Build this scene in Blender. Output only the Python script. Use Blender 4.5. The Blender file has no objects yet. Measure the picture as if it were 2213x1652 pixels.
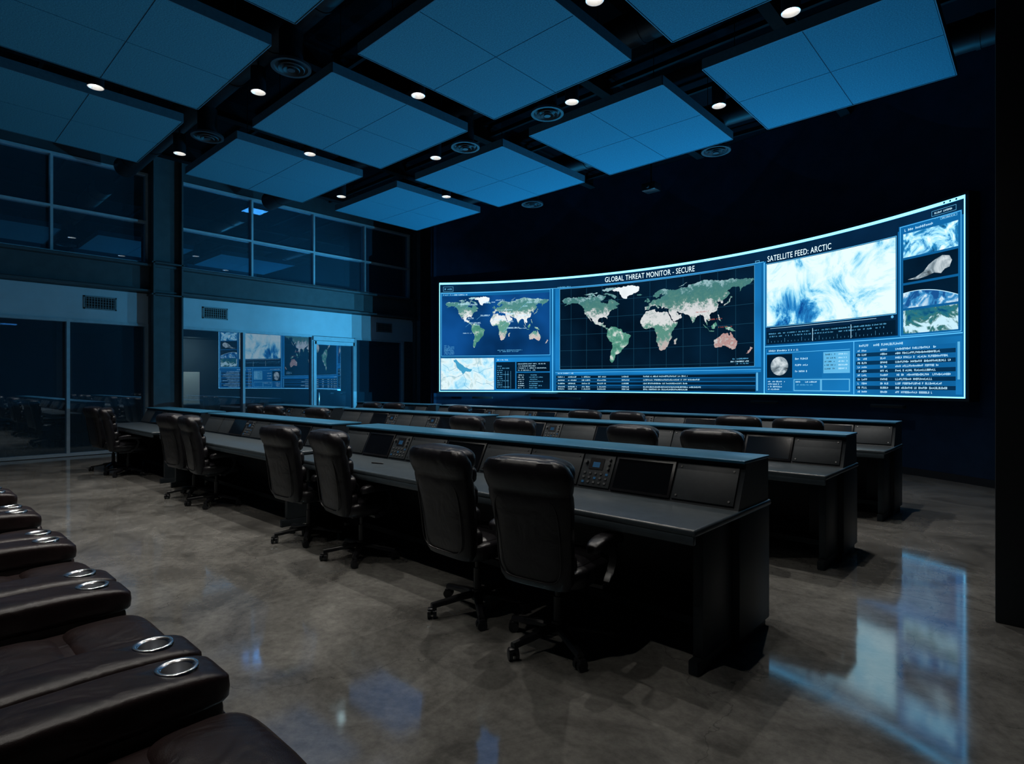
import bpy,bmesh,math,random
from mathutils import Vector,Matrix
from mathutils.geometry import tessellate_polygon
random.seed(7)
sc=bpy.context.scene
COL=sc.collection
sc.view_settings.view_transform='Standard'
sc.view_settings.look='None'

# ---------------------------------------------------------------- materials
def mat(name,base,rough=.5,metal=0.,nscale=6.,namt=.15,bump=0.,bscale=80.,coat=0.,emis=None,estr=0.,rvar=0.,spec=.5,crease=0.):
    m=bpy.data.materials.new(name); m.use_nodes=True
    nt=m.node_tree; N=nt.nodes; L=nt.links
    p=N['Principled BSDF']
    tc=N.new('ShaderNodeTexCoord'); nz=N.new('ShaderNodeTexNoise'); nz.inputs['Scale'].default_value=nscale
    nz.inputs['Detail'].default_value=4
    L.new(tc.outputs['Object'],nz.inputs['Vector'])
    r=N.new('ShaderNodeValToRGB')
    r.color_ramp.elements[0].position=.3; r.color_ramp.elements[1].position=.7
    r.color_ramp.elements[0].color=[c*(1-namt) for c in base]+[1]
    r.color_ramp.elements[1].color=[min(1,c*(1+namt)) for c in base]+[1]
    L.new(nz.outputs['Fac'],r.inputs['Fac']); L.new(r.outputs['Color'],p.inputs['Base Color'])
    p.inputs['Roughness'].default_value=rough; p.inputs['Metallic'].default_value=metal
    p.inputs['Coat Weight'].default_value=coat; p.inputs['Specular IOR Level'].default_value=spec
    if rvar>0:
        mr=N.new('ShaderNodeMapRange'); mr.inputs['To Min'].default_value=max(.02,rough-rvar); mr.inputs['To Max'].default_value=rough+rvar
        L.new(nz.outputs['Fac'],mr.inputs['Value']); L.new(mr.outputs['Result'],p.inputs['Roughness'])
    if bump>0:
        nb=N.new('ShaderNodeTexNoise'); nb.inputs['Scale'].default_value=bscale; L.new(tc.outputs['Object'],nb.inputs['Vector'])
        b=N.new('ShaderNodeBump'); b.inputs['Strength'].default_value=bump; b.inputs['Distance'].default_value=.01
        L.new(nb.outputs['Fac'],b.inputs['Height'])
        if crease>0:
            nc=N.new('ShaderNodeTexNoise'); nc.inputs['Scale'].default_value=6; nc.inputs['Distortion'].default_value=1.2; nc.inputs['Detail'].default_value=2
            L.new(tc.outputs['Object'],nc.inputs['Vector'])
            b2=N.new('ShaderNodeBump'); b2.inputs['Strength'].default_value=crease; b2.inputs['Distance'].default_value=.03
            L.new(nc.outputs['Fac'],b2.inputs['Height']); L.new(b2.outputs['Normal'],b.inputs['Normal'])
        L.new(b.outputs['Normal'],p.inputs['Normal'])
    if emis:
        p.inputs['Emission Color'].default_value=list(emis)+[1]; p.inputs['Emission Strength'].default_value=estr
    return m

def emat(name,col,s=1.,var=.12,nscale=1.5):
    m=bpy.data.materials.new(name); m.use_nodes=True
    nt=m.node_tree; N=nt.nodes; L=nt.links; N.clear()
    o=N.new('ShaderNodeOutputMaterial'); e=N.new('ShaderNodeEmission'); e.inputs['Strength'].default_value=s
    g=N.new('ShaderNodeNewGeometry'); nz=N.new('ShaderNodeTexNoise'); nz.inputs['Scale'].default_value=nscale
    L.new(g.outputs['Position'],nz.inputs['Vector'])
    r=N.new('ShaderNodeValToRGB'); r.color_ramp.elements[0].color=[c*(1-var) for c in col]+[1]
    r.color_ramp.elements[1].color=[c*(1+var) for c in col]+[1]
    r.color_ramp.elements[0].position=.3; r.color_ramp.elements[1].position=.7
    L.new(nz.outputs['Fac'],r.inputs['Fac']); L.new(r.outputs['Color'],e.inputs['Color']); L.new(e.outputs[0],o.inputs[0])
    return m

def cloud_mat(name,stops,scale,dist,s=1.,detail=8,stretch=(1,1,1),off=(0,0,0)):
    m=bpy.data.materials.new(name); m.use_nodes=True
    nt=m.node_tree; N=nt.nodes; L=nt.links; N.clear()
    o=N.new('ShaderNodeOutputMaterial'); e=N.new('ShaderNodeEmission'); e.inputs['Strength'].default_value=s
    g=N.new('ShaderNodeNewGeometry'); mp=N.new('ShaderNodeMapping'); mp.inputs['Scale'].default_value=stretch; mp.inputs['Location'].default_value=off
    L.new(g.outputs['Position'],mp.inputs['Vector'])
    nz=N.new('ShaderNodeTexNoise'); nz.inputs['Scale'].default_value=scale; nz.inputs['Detail'].default_value=detail
    nz.inputs['Distortion'].default_value=dist; nz.inputs['Roughness'].default_value=.62
    L.new(mp.outputs[0],nz.inputs['Vector'])
    r=N.new('ShaderNodeValToRGB'); el=r.color_ramp.elements
    while len(el)<len(stops): el.new(.5)
    for i,(p,c) in enumerate(stops): el[i].position=p; el[i].color=list(c)+[1]
    L.new(nz.outputs['Fac'],r.inputs['Fac']); L.new(r.outputs['Color'],e.inputs['Color']); L.new(e.outputs[0],o.inputs[0])
    return m

def arctic_mat(name,centre):
    m=bpy.data.materials.new(name); m.use_nodes=True
    nt=m.node_tree; N=nt.nodes; L=nt.links; N.clear()
    o=N.new('ShaderNodeOutputMaterial'); e=N.new('ShaderNodeEmission'); e.inputs['Strength'].default_value=1.05
    g=N.new('ShaderNodeNewGeometry')
    nz=N.new('ShaderNodeTexNoise'); nz.inputs['Scale'].default_value=1.35; nz.inputs['Detail'].default_value=14; nz.inputs['Distortion'].default_value=1.0; nz.inputs['Roughness'].default_value=.66
    L.new(g.outputs['Position'],nz.inputs['Vector'])
    d=N.new('ShaderNodeVectorMath'); d.operation='DISTANCE'; d.inputs[1].default_value=centre; L.new(g.outputs['Position'],d.inputs[0])
    mr=N.new('ShaderNodeMapRange'); mr.inputs['From Min'].default_value=.05; mr.inputs['From Max'].default_value=.8; mr.inputs['To Min'].default_value=-.11; mr.inputs['To Max'].default_value=.10
    L.new(d.outputs['Value'],mr.inputs['Value'])
    a=N.new('ShaderNodeMath'); a.operation='ADD'; L.new(nz.outputs['Fac'],a.inputs[0]); L.new(mr.outputs[0],a.inputs[1])
    r=N.new('ShaderNodeValToRGB'); el=r.color_ramp.elements
    st=[(.37,(.003,.06,.27)),(.45,(.02,.24,.58)),(.5,(.2,.6,.86)),(.55,(.5,.85,.97)),(.64,(.8,.97,1.))]
    while len(el)<len(st): el.new(.5)
    for i,(p,c) in enumerate(st): el[i].position=p; el[i].color=list(c)+[1]
    L.new(a.outputs[0],r.inputs['Fac']); L.new(r.outputs['Color'],e.inputs['Color']); L.new(e.outputs[0],o.inputs[0])
    return m

def land_mat(name,zlo,zhi,s=1.):
    m=bpy.data.materials.new(name); m.use_nodes=True
    nt=m.node_tree; N=nt.nodes; L=nt.links; N.clear()
    o=N.new('ShaderNodeOutputMaterial'); e=N.new('ShaderNodeEmission'); e.inputs['Strength'].default_value=s
    g=N.new('ShaderNodeNewGeometry'); sp=N.new('ShaderNodeSeparateXYZ'); L.new(g.outputs['Position'],sp.inputs[0])
    mr=N.new('ShaderNodeMapRange'); mr.inputs['From Min'].default_value=zlo; mr.inputs['From Max'].default_value=zhi
    L.new(sp.outputs['Z'],mr.inputs['Value'])
    nz=N.new('ShaderNodeTexNoise'); nz.inputs['Scale'].default_value=6.; nz.inputs['Detail'].default_value=13; nz.inputs['Roughness'].default_value=.78
    L.new(g.outputs['Position'],nz.inputs['Vector'])
    a=N.new('ShaderNodeMath'); a.operation='MULTIPLY_ADD'; a.inputs[1].default_value=.8; a.inputs[2].default_value=-.40
    L.new(nz.outputs['Fac'],a.inputs[0])
    b=N.new('ShaderNodeMath'); b.operation='ADD'; L.new(mr.outputs[0],b.inputs[0]); L.new(a.outputs[0],b.inputs[1])
    r=N.new('ShaderNodeValToRGB'); el=r.color_ramp.elements
    st=[(.0,(.3,.4,.4)),(.14,(.5,.38,.36)),(.24,(.5,.48,.46)),(.32,(.10,.28,.23)),(.45,(.10,.28,.22)),(.52,(.72,.74,.74)),(.63,(.66,.68,.69)),(.71,(.09,.24,.21)),(.86,(.05,.19,.19)),(.95,(.32,.52,.56))]
    while len(el)<len(st): el.new(.5)
    for i,(p,c) in enumerate(st): el[i].position=p; el[i].color=list(c)+[1]
    L.new(b.outputs[0],r.inputs['Fac']); L.new(r.outputs['Color'],e.inputs['Color']); L.new(e.outputs[0],o.inputs[0])
    return m

M_leather=mat('leather_black',(.010,.009,.011),.33,0,14,.25,.10,260,spec=.42,crease=.22)
M_brown=mat('leather_brown',(.022,.013,.013),.34,0,9,.3,.10,260,spec=.44,crease=.3)
M_plastic=mat('black_plastic',(.010,.010,.012),.32,0,20,.1,spec=.5)
M_chrome=mat('brushed_steel',(.85,.88,.92),.22,1,30,.08)
M_cupin=mat('cup_interior_steel',(.65,.66,.68),.3,1,30,.08)
M_deskbody=mat('desk_black_laminate',(.008,.011,.014),.46,0,10,.12,spec=.4)
M_worktop=mat('worktop_graphite',(.046,.060,.070),.30,0,16,.14,.05,200)
M_hutch=mat('hutch_graphite',(.020,.026,.032),.42,0,18,.12,spec=.4)
M_shelf=mat('shelf_satin_metal',(.03,.15,.26),.33,.2,14,.1)  # blue of the screen's light put into the shelf colour
M_plate=mat('panel_plate',(.028,.034,.039),.5,.1,22,.12,.05,250,spec=.4)
M_glassblk=mat('monitor_glass',(.004,.005,.007),.12,0,6,.1,coat=.4)
M_screw=mat('screw',(.2,.2,.2),.35,1,30,.05)
M_button=mat('button_grey',(.08,.085,.09),.4,0,30,.1)
M_led=emat('led_cyan',(.03,.10,.2),.4)
M_wall=mat('wall_black_blue_glow',(.010,.025,.052),.85,0,3,.2,spec=.15)  # screen glow put into the wall's blue tone
M_dark=mat('wall_dark_grey',(.05,.068,.08),.7,0,3,.15,spec=.3)
M_white=mat('wall_white_band',(.52,.62,.70),.6,0,2.5,.06)
M_steel=mat('painted_steel',(.075,.095,.11),.55,0,5,.12,spec=.3)
M_frame=mat('aluminium_frame',(.42,.54,.62),.55,0,10,.08)
M_ceil=mat('ceiling_black',(.004,.004,.006),.9,0,4,.2,spec=.1)
M_joist=mat('joist_black',(.006,.008,.010),.7,0,6,.15,spec=.2)
M_duct=mat('duct_black',(.013,.018,.023),.45,.2,6,.15,spec=.5)
M_diff=mat('diffuser_dark_metal',(.035,.045,.055),.5,.1,6,.15)
M_panel=mat('acoustic_fabric',(.095,.32,.43),.95,0,70,.28,.3,220,spec=.08)  # the screen's blue light is partly put into the fabric colour
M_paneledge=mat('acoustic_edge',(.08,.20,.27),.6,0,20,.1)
M_ivory=mat('vent_metal',(.2,.23,.25),.5,.2,20,.08)
M_black=mat('matt_black',(.004,.004,.005),.8,0,10,.1)
M_bulb=emat('lamp_glow',(1,.95,.86),40,.02)
M_reflector=mat('lamp_reflector',(.6,.6,.6),.3,.8,20,.05,emis=(1,.97,.92),estr=.35)
M_table=mat('conference_table',(.05,.05,.055),.4,0,8,.1)
M_board=mat('whiteboard',(.75,.72,.66),.5,0,6,.05)

def floor_mat():
    m=bpy.data.materials.new('polished_concrete'); m.use_nodes=True
    nt=m.node_tree; N=nt.nodes; L=nt.links; p=N['Principled BSDF']
    g=N.new('ShaderNodeNewGeometry')
    n1=N.new('ShaderNodeTexNoise'); n1.inputs['Scale'].default_value=1.2; n1.inputs['Detail'].default_value=13; n1.inputs['Roughness'].default_value=.66; n1.inputs['Distortion'].default_value=1.0
    n2=N.new('ShaderNodeTexNoise'); n2.inputs['Scale'].default_value=18; n2.inputs['Detail'].default_value=8; n2.inputs['Roughness'].default_value=.7
    L.new(g.outputs['Position'],n1.inputs['Vector']); L.new(g.outputs['Position'],n2.inputs['Vector'])
    r=N.new('ShaderNodeValToRGB'); el=r.color_ramp.elements
    el[0].position=.32; el[0].color=(.088,.085,.079,1); el[1].position=.68; el[1].color=(.262,.254,.237,1)
    L.new(n1.outputs['Fac'],r.inputs['Fac'])
    r2=N.new('ShaderNodeValToRGB'); r2.color_ramp.elements[0].color=(.76,.76,.76,1); r2.color_ramp.elements[1].color=(1.1,1.1,1.09,1)
    r2.color_ramp.elements[0].position=.35; r2.color_ramp.elements[1].position=.65
    L.new(n2.outputs['Fac'],r2.inputs['Fac'])
    mx=N.new('ShaderNodeMix'); mx.data_type='RGBA'; mx.blend_type='MULTIPLY'; mx.inputs['Factor'].default_value=1
    L.new(r.outputs['Color'],mx.inputs['A']); L.new(r2.outputs['Color'],mx.inputs['B'])
    vo=N.new('ShaderNodeTexVoronoi'); vo.feature='DISTANCE_TO_EDGE'; vo.inputs['Scale'].default_value=.42
    nd=N.new('ShaderNodeTexNoise'); nd.inputs['Scale'].default_value=1.6; nd.inputs['Detail'].default_value=6; L.new(g.outputs['Position'],nd.inputs['Vector'])
    va=N.new('ShaderNodeVectorMath'); va.operation='MULTIPLY_ADD'; va.inputs[1].default_value=(.9,.9,0); L.new(nd.outputs['Color'],va.inputs[0]); L.new(g.outputs['Position'],va.inputs[2]); L.new(va.outputs[0],vo.inputs['Vector'])
    ck=N.new('ShaderNodeMath'); ck.operation='LESS_THAN'; ck.inputs[1].default_value=.0014; L.new(vo.outputs['Distance'],ck.inputs[0])
    ck2=N.new('ShaderNodeMath'); ck2.operation='MULTIPLY'; ck2.inputs[1].default_value=.35; L.new(ck.outputs[0],ck2.inputs[0])
    sp=N.new('ShaderNodeSeparateXYZ'); L.new(g.outputs['Position'],sp.inputs[0])
    def joint(out,c,per):
        a=N.new('ShaderNodeMath'); a.operation='ADD'; a.inputs[1].default_value=-c+per*20+per/2; L.new(out,a.inputs[0])
        b=N.new('ShaderNodeMath'); b.operation='MODULO'; b.inputs[1].default_value=per; L.new(a.outputs[0],b.inputs[0])
        c2=N.new('ShaderNodeMath'); c2.operation='SUBTRACT'; c2.inputs[1].default_value=per/2; L.new(b.outputs[0],c2.inputs[0])
        d=N.new('ShaderNodeMath'); d.operation='ABSOLUTE'; L.new(c2.outputs[0],d.inputs[0])
        e=N.new('ShaderNodeMath'); e.operation='LESS_THAN'; e.inputs[1].default_value=.003; L.new(d.outputs[0],e.inputs[0]); return e
    j1=joint(sp.outputs['Y'],5.24,7.)
    mxm=N.new('ShaderNodeMath'); mxm.operation='MAXIMUM'; L.new(j1.outputs[0],mxm.inputs[0]); L.new(ck2.outputs[0],mxm.inputs[1])
    m2=N.new('ShaderNodeMix'); m2.data_type='RGBA'; L.new(mxm.outputs[0],m2.inputs['Factor']); L.new(mx.outputs['Result'],m2.inputs['A']); m2.inputs['B'].default_value=(.03,.03,.03,1)
    L.new(m2.outputs['Result'],p.inputs['Base Color'])
    mr=N.new('ShaderNodeMapRange'); mr.inputs['From Min'].default_value=.3; mr.inputs['From Max'].default_value=.7
    mr.inputs['To Min'].default_value=.05; mr.inputs['To Max'].default_value=.10; L.new(n1.outputs['Fac'],mr.inputs['Value']); L.new(mr.outputs[0],p.inputs['Roughness'])
    p.inputs['IOR'].default_value=2.6; p.inputs['Specular Tint'].default_value=(.42,.80,1,1)  # blue specular tint put in to colour the screen's reflection
    b=N.new('ShaderNodeBump'); b.inputs['Strength'].default_value=.012; b.inputs['Distance'].default_value=.02; L.new(n1.outputs['Fac'],b.inputs['Height']); L.new(b.outputs[0],p.inputs['Normal'])
    return m
M_floor=floor_mat()

def glass_mat():
    m=bpy.data.materials.new('tinted_glass'); m.use_nodes=True
    nt=m.node_tree; N=nt.nodes; L=nt.links; N.clear()
    o=N.new('ShaderNodeOutputMaterial'); t=N.new('ShaderNodeBsdfTransparent'); t.inputs[0].default_value=(.5,.66,.74,1)
    gl=N.new('ShaderNodeBsdfGlossy'); gl.inputs['Roughness'].default_value=.0; gl.inputs['Color'].default_value=(.75,.87,1,1)
    nz=N.new('ShaderNodeTexNoise'); nz.inputs['Scale'].default_value=1.5
    df=N.new('ShaderNodeBsdfDiffuse'); df.inputs['Color'].default_value=(.25,.5,.65,1)  # teal diffuse layer paints a blue haze over the panes
    lw=N.new('ShaderNodeLayerWeight'); lw.inputs[0].default_value=.55
    mr=N.new('ShaderNodeMapRange'); mr.inputs['To Min'].default_value=.2; mr.inputs['To Max'].default_value=.72; L.new(lw.outputs['Fresnel'],mr.inputs['Value'])
    mx=N.new('ShaderNodeMixShader'); L.new(mr.outputs[0],mx.inputs[0]); L.new(t.outputs[0],mx.inputs[1]); L.new(gl.outputs[0],mx.inputs[2])
    m2=N.new('ShaderNodeMixShader'); h=N.new('ShaderNodeMapRange'); h.inputs['To Min'].default_value=.06; h.inputs['To Max'].default_value=.12; L.new(nz.outputs['Fac'],h.inputs['Value'])
    L.new(h.outputs[0],m2.inputs[0]); L.new(mx.outputs[0],m2.inputs[1]); L.new(df.outputs[0],m2.inputs[2]); L.new(m2.outputs[0],o.inputs[0])
    return m
M_glass=glass_mat()

# ---------------------------------------------------------------- mesh builder
def spow(v,e): return math.copysign(abs(v)**e,v)
class MB:
    def __init__(s): s.bm=bmesh.new()
    def _fin(s,faces,mi):
        for f in faces: f.material_index=mi
    def box(s,x0,x1,y0,y1,z0,z1,mi=0,bev=0.,seg=2,M=None):
        g=bmesh.ops.create_cube(s.bm,size=1)
        vs=g['verts']
        for v in vs: v.co=Vector((x0+(v.co.x+.5)*(x1-x0),y0+(v.co.y+.5)*(y1-y0),z0+(v.co.z+.5)*(z1-z0)))
        fs=set(f for v in vs for f in v.link_faces)
        s._fin(fs,mi)
        allv=set(vs)
        if bev>0:
            es=list(set(e for v in vs for e in v.link_edges))
            r=bmesh.ops.bevel(s.bm,geom=es,offset=bev,segments=seg,affect='EDGES',profile=.5,material=-1)
            allv=set(r['verts'])|set(v for v in vs if v.is_valid)
            for f in r['faces']: f.material_index=mi
        if M is not None:
            for v in allv: v.co=M@v.co
    def rings(s,rings,mi=0,cap=True,closed=True):
        R=[[s.bm.verts.new(p) for p in r] for r in rings]
        n=len(R[0])
        for a,b in zip(R[:-1],R[1:]):
            for i in range(n if closed else n-1):
                f=s.bm.faces.new((a[i],a[(i+1)%n],b[(i+1)%n],b[i])); f.material_index=mi
        if cap:
            f=s.bm.faces.new(list(reversed(R[0]))); f.material_index=mi
            f=s.bm.faces.new(R[-1]); f.material_index=mi
    def cyl(s,p0,p1,r0,r1=None,n=20,mi=0,cap=True):
        if r1 is None:r1=r0
        p0=Vector(p0);p1=Vector(p1); d=(p1-p0).normalized()
        a=d.orthogonal().normalized(); b=d.cross(a)
        rr=[]
        for p,r in((p0,r0),(p1,r1)):
            rr.append([p+(a*math.cos(2*math.pi*i/n)+b*math.sin(2*math.pi*i/n))*r for i in range(n)])
        s.rings(rr,mi,cap)
    def tube(s,pts,r,n=8,mi=0,closed=False):
        P=[Vector(p) for p in pts]; rr=[]; k=len(P)
        for i in range(k):
            a=P[(i-1)%k] if closed else P[max(0,i-1)]; b=P[(i+1)%k] if closed else P[min(k-1,i+1)]
            d=(b-a).normalized(); u=Vector((0,1,0)) if abs(d.y)<.9 else Vector((1,0,0)); x=d.cross(u).normalized(); y=d.cross(x)
            rr.append([P[i]+(x*math.cos(2*math.pi*j/n)+y*math.sin(2*math.pi*j/n))*r for j in range(n)])
        if closed: rr.append(rr[0])
        s.rings(rr,mi,not closed)
    def lathe(s,c,prof,n=28,mi=0):
        rr=[[Vector((c[0]+r*math.cos(2*math.pi*i/n),c[1]+r*math.sin(2*math.pi*i/n),c[2]+z)) for i in range(n)] for r,z in prof]
        s.rings(rr,mi,False)
    def sell(s,c,a,b,h,e1=.4,e2=.4,nu=28,nv=14,mi=0,fn=None):
        c=Vector(c)
        def P(u,v):
            x=a*spow(math.cos(v),e1)*spow(math.cos(u),e2); y=b*spow(math.cos(v),e1)*spow(math.sin(u),e2); z=h*spow(math.sin(v),e1)
            q=Vector((x,y,z))
            if fn:q=fn(q)
            return q+c
        R=[]
        for j in range(1,nv):
            v=-math.pi/2+math.pi*j/nv
            R.append([s.bm.verts.new(P(2*math.pi*(i+.5)/nu,v)) for i in range(nu)])
        bt=s.bm.verts.new(P(0,-math.pi/2)); tp=s.bm.verts.new(P(0,math.pi/2))
        for A,B in zip(R[:-1],R[1:]):
            for i in range(nu):
                f=s.bm.faces.new((A[i],A[(i+1)%nu],B[(i+1)%nu],B[i])); f.material_index=mi
        for i in range(nu):
            f=s.bm.faces.new((bt,R[0][(i+1)%nu],R[0][i])); f.material_index=mi
            f=s.bm.faces.new((tp,R[-1][i],R[-1][(i+1)%nu])); f.material_index=mi
    def prism(s,prof,x0,x1,mi=0):
        s.rings([[Vector((x,y,z)) for y,z in prof] for x in(x0,x1)],mi,True)
    def ribbon(s,path,x,w,t,mi=0):
        rr=[]
        for i,(y,z) in enumerate(path):
            a=path[max(0,i-1)];b=path[min(len(path)-1,i+1)]
            d=Vector((0,b[0]-a[0],b[1]-a[1])).normalized(); n=Vector((0,-d.z,d.y)); p=Vector((x,y,z)); X=Vector((1,0,0))
            rr.append([p+X*w+n*t,p-X*w+n*t,p-X*w-n*t,p+X*w-n*t])
        s.rings(rr,mi,True)
    def out(s,name,mats,parent=None,loc=(0,0,0),rot=(0,0,0),smooth=True,ang=40):
        bmesh.ops.recalc_face_normals(s.bm,faces=s.bm.faces)
        me=bpy.data.meshes.new(name); s.bm.to_mesh(me); s.bm.free()
        for m in (mats if isinstance(mats,(list,tuple)) else [mats]): me.materials.append(m)
        if smooth:
            me.shade_smooth(); me.set_sharp_from_angle(angle=math.radians(ang))
        o=bpy.data.objects.new(name,me); COL.objects.link(o); o.location=loc; o.rotation_euler=rot
        if parent: o.parent=parent
        return o
def empty(name,loc=(0,0,0),rz=0.):
    o=bpy.data.objects.new(name,None); o.empty_display_size=.2; COL.objects.link(o); o.location=loc; o.rotation_euler=(0,0,rz); return o
def top(o,label,cat,group=None):
    o['label']=label; o['category']=cat
    if group:o['group']=group
    return o
def struct(o,label=None,cat=None):
    o['kind']='structure'
    if label:o['label']=label
    if cat:o['category']=cat
    return o
def copy_tree(o,parent=None):
    c=o.copy(); COL.objects.link(c)
    if parent is not None:c.parent=parent
    for ch in list(o.children): copy_tree(ch,c)
    return c

# ---------------------------------------------------------------- setting
m=MB(); m.box(-24,3.4,-4.2,13.8,-.1,0); struct(m.out('floor',M_floor),'polished grey-brown concrete floor with mottled sheen','floor')
m=MB(); m.box(-24,3.4,-4.2,13.8,7.2,7.3); struct(m.out('ceiling',M_ceil),'black painted open ceiling deck','ceiling')
CX,CY,SR=-6.73,3.0,10.28
PL=math.radians(-38.35)
def arc(phi,r): return (CX+r*math.sin(phi),CY+r*math.cos(phi))
inner=[arc(math.radians(a),10.52) for a in range(-40,56,2)]
inner=[(-15.9,13.4),(-13.9,13.4)]+inner+[(3.3,8.2)]
m=MB()
def wallstrip(m,pts,z0,z1,mi=0,th=.1):
    n=len(pts)
    offs=[]
    for i,p in enumerate(pts):
        a=pts[max(0,i-1)];b=pts[min(n-1,i+1)]
        d=Vector((b[0]-a[0],b[1]-a[1])).normalized(); nn=Vector((-d.y,d.x))
        offs.append((p[0]+nn.x*th,p[1]+nn.y*th))
    m.rings([[Vector((p[0],p[1],z0)),Vector((p[0],p[1],z1)),Vector((q[0],q[1],z1)),Vector((q[0],q[1],z0))] for p,q in zip(pts,offs)],mi,True)
wallstrip(m,inner,0,7.2)
struct(m.out('wall_front',M_wall),'dark curved wall behind the video wall, blue screen glow in its colour','wall')
m=MB(); wallstrip(m,[arc(math.radians(a),10.515) for a in range(-39,56,2)],0,.12,th=-.02)
struct(m.out('baseboard_front',M_black),'black baseboard along the curved wall','baseboard')
m=MB(); m.box(3.2,3.4,-4.2,9.,0,7.2); struct(m.out('wall_right',M_wall),'dark navy side wall','wall')
m=MB(); m.box(-24,3.4,-4.3,-4.1,0,7.2); struct(m.out('wall_back',M_wall),'dark grey rear wall','wall')
m=MB(); m.box(-.25,.6,5.05,5.6,0,7.2,bev=.01); m.box(-.215,.6,4.99,5.05,5.0,7.2); struct(m.out('wall_partition',M_black),'black partition column standing on the concrete floor','column')
WX=-15.8
m=MB()
m.box(WX-.25,WX,-4.1,13.5,3.75,4.45)
m.box(WX-.25,WX,-4.1,13.5,6.6,7.2)
m.box(WX-.25,WX,4.3,4.9,0,3.0); m.box(WX-.25,WX,4.3,4.9,4.45,6.6)
m.box(WX-.25,WX,12.02,13.5,4.45,6.6); m.box(WX-.25,WX,11.78,13.5,0,3.02)
m.box(WX-.25,WX,-4.1,-2.6,0,3.02); m.box(WX-.25,WX,-4.1,-2.6,4.45,6.6)
struct(m.out('wall_left',M_dark),'dark grey two-storey side wall with glazing','wall')
m=MB(); m.box(WX-.25,WX+.01,-4.1,13.5,3.02,3.75); struct(m.out('trim_1',M_white),'white painted band above the ground floor glazing','trim')
m=MB()
m.box(WX+.01,WX+.09,-4.,12.9,3.8,4.42); m.box(WX+.01,WX+.28,-4.,12.9,3.78,3.82); m.box(WX+.01,WX+.28,-4.,12.9,4.38,4.43)
struct(m.out('trim_2',M_steel),'grey painted steel beam along the side wall','beam')
for k,(a,b) in enumerate(((4.28,4.92),(12.15,12.8))):
    m=MB(); m.box(WX+.01,WX+.42,a,a+.035,0,7.1); m.box(WX+.01,WX+.42,b-.035,b,0,7.1); m.box(WX+.18,WX+.22,a,b,0,7.1)
    for z in (3.7,4.45): m.box(WX+.01,WX+.42,a-.03,b+.03,z,z+.03)
    for z in (3.85,4.0,4.15,4.3):
        for y in (a+.1,b-.1): m.cyl((WX+.22,y,z),(WX+.24,y,z),.018,n=8)
    struct(m.out('trim_%d'%(3+k),M_steel),'dark grey painted steel column against the side wall','column')

def window(name,ys,zs,label,fw=.05,parent=None):
    m=MB()
    for y in ys: m.box(WX-.14,WX+.03,y-fw/2,y+fw/2,zs[0],zs[-1])
    for z in zs: m.box(WX-.14,WX+.035,ys[0]-fw/2,ys[-1]+fw/2,z-fw/2,z+fw/2)
    o=m.out(name,M_frame); struct(o,label,'window')
    g=MB(); g.box(WX-.07,WX-.06,ys[0],ys[-1],zs[0],zs[-1]); go=g.out('glass_pane',M_glass,parent=o); go['kind']='structure'
    return o
window('window_1',[-2.6,-1.1,.65,2.45,4.25],[4.48,5.46,6.6],'upper storey aluminium-framed window band')
window('window_2',[4.95,6.75,8.55,10.28,12.0],[4.48,5.46,6.6],'upper storey aluminium-framed window band')
window('window_3',[-2.6,-.1,2.74,4.25],[.04,3.0],'ground floor full-height glazing',.06)
window('window_4',[4.95,6.53,8.5],[.04,3.0],'ground floor full-height glazing',.06)
window('window_5',[9.94,11.75],[.04,3.0],'ground floor full-height glazing',.06)
m=MB(); 
for y in (8.56,9.88): m.box(WX-.1,WX+.06,y-.045,y+.045,.02,2.86)
for z in (.07,2.82): m.box(WX-.1,WX+.06,8.56,9.88,z-.05,z+.05)
m.box(WX-.12,WX+.08,8.5,9.94,2.88,3.0)
d=m.out('door_1',M_frame); struct(d,'aluminium-framed sliding glass door','door')
g=MB(); g.box(WX-.03,WX-.02,8.58,9.86,.1,2.78); g.out('glass_pane',M_glass,parent=d)['kind']='structure'
h=MB(); h.box(WX+.06,WX+.1,8.66,8.69,.95,1.35,bev=.008); h.box(WX+.05,WX+.07,8.66,8.69,1.0,1.03); h.box(WX+.05,WX+.07,8.66,8.69,1.27,1.3); h.out('handle',M_chrome,parent=d)['kind']='structure'
m=MB(); m.box(-21.2,-21,-4.1,13.5,0,7.2); m.box(-21,WX-.25,13.3,13.5,0,7.2); m.box(-21,WX-.25,4.5,4.6,0,3.1)
struct(m.out('wall_rear',M_dark),'dark walls of the rooms behind the glazing','wall')
m=MB(); m.box(-21,WX-.25,-4.1,13.5,3.1,4.4); struct(m.out('trim_5',M_dark),'floor slab between the storeys','slab')

def vent(y0,y1,zc):
    m=MB(); h=.15
    m.box(WX+.01,WX+.03,y0,y1,zc-h,zc-h+.03);m.box(WX+.01,WX+.03,y0,y1,zc+h-.03,zc+h);m.box(WX+.01,WX+.03,y0,y0+.03,zc-h,zc+h);m.box(WX+.01,WX+.03,y1-.03,y1,zc-h,zc+h)
    m.box(WX+.011,WX+.014,y0,y1,zc-h,zc+h,1)
    for i in range(11):
        y=y0+.05+(y1-y0-.1)*i/10; m.box(WX+.013,WX+.026,y-.006,y+.006,zc-h+.03,zc+h-.03)
    for i in range(1,5):
        z=zc-h+2*h*i/5; m.box(WX+.013,WX+.024,y0+.03,y1-.03,z-.004,z+.004)
    top(m.out('wall_vent',[M_ivory,M_black]),'grey metal air grille on the white wall band','vent','air grilles on the wall band')
vent(3.01,3.64,3.43);vent(5.49,6.11,3.42);vent(10.7,11.3,3.42)

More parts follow.
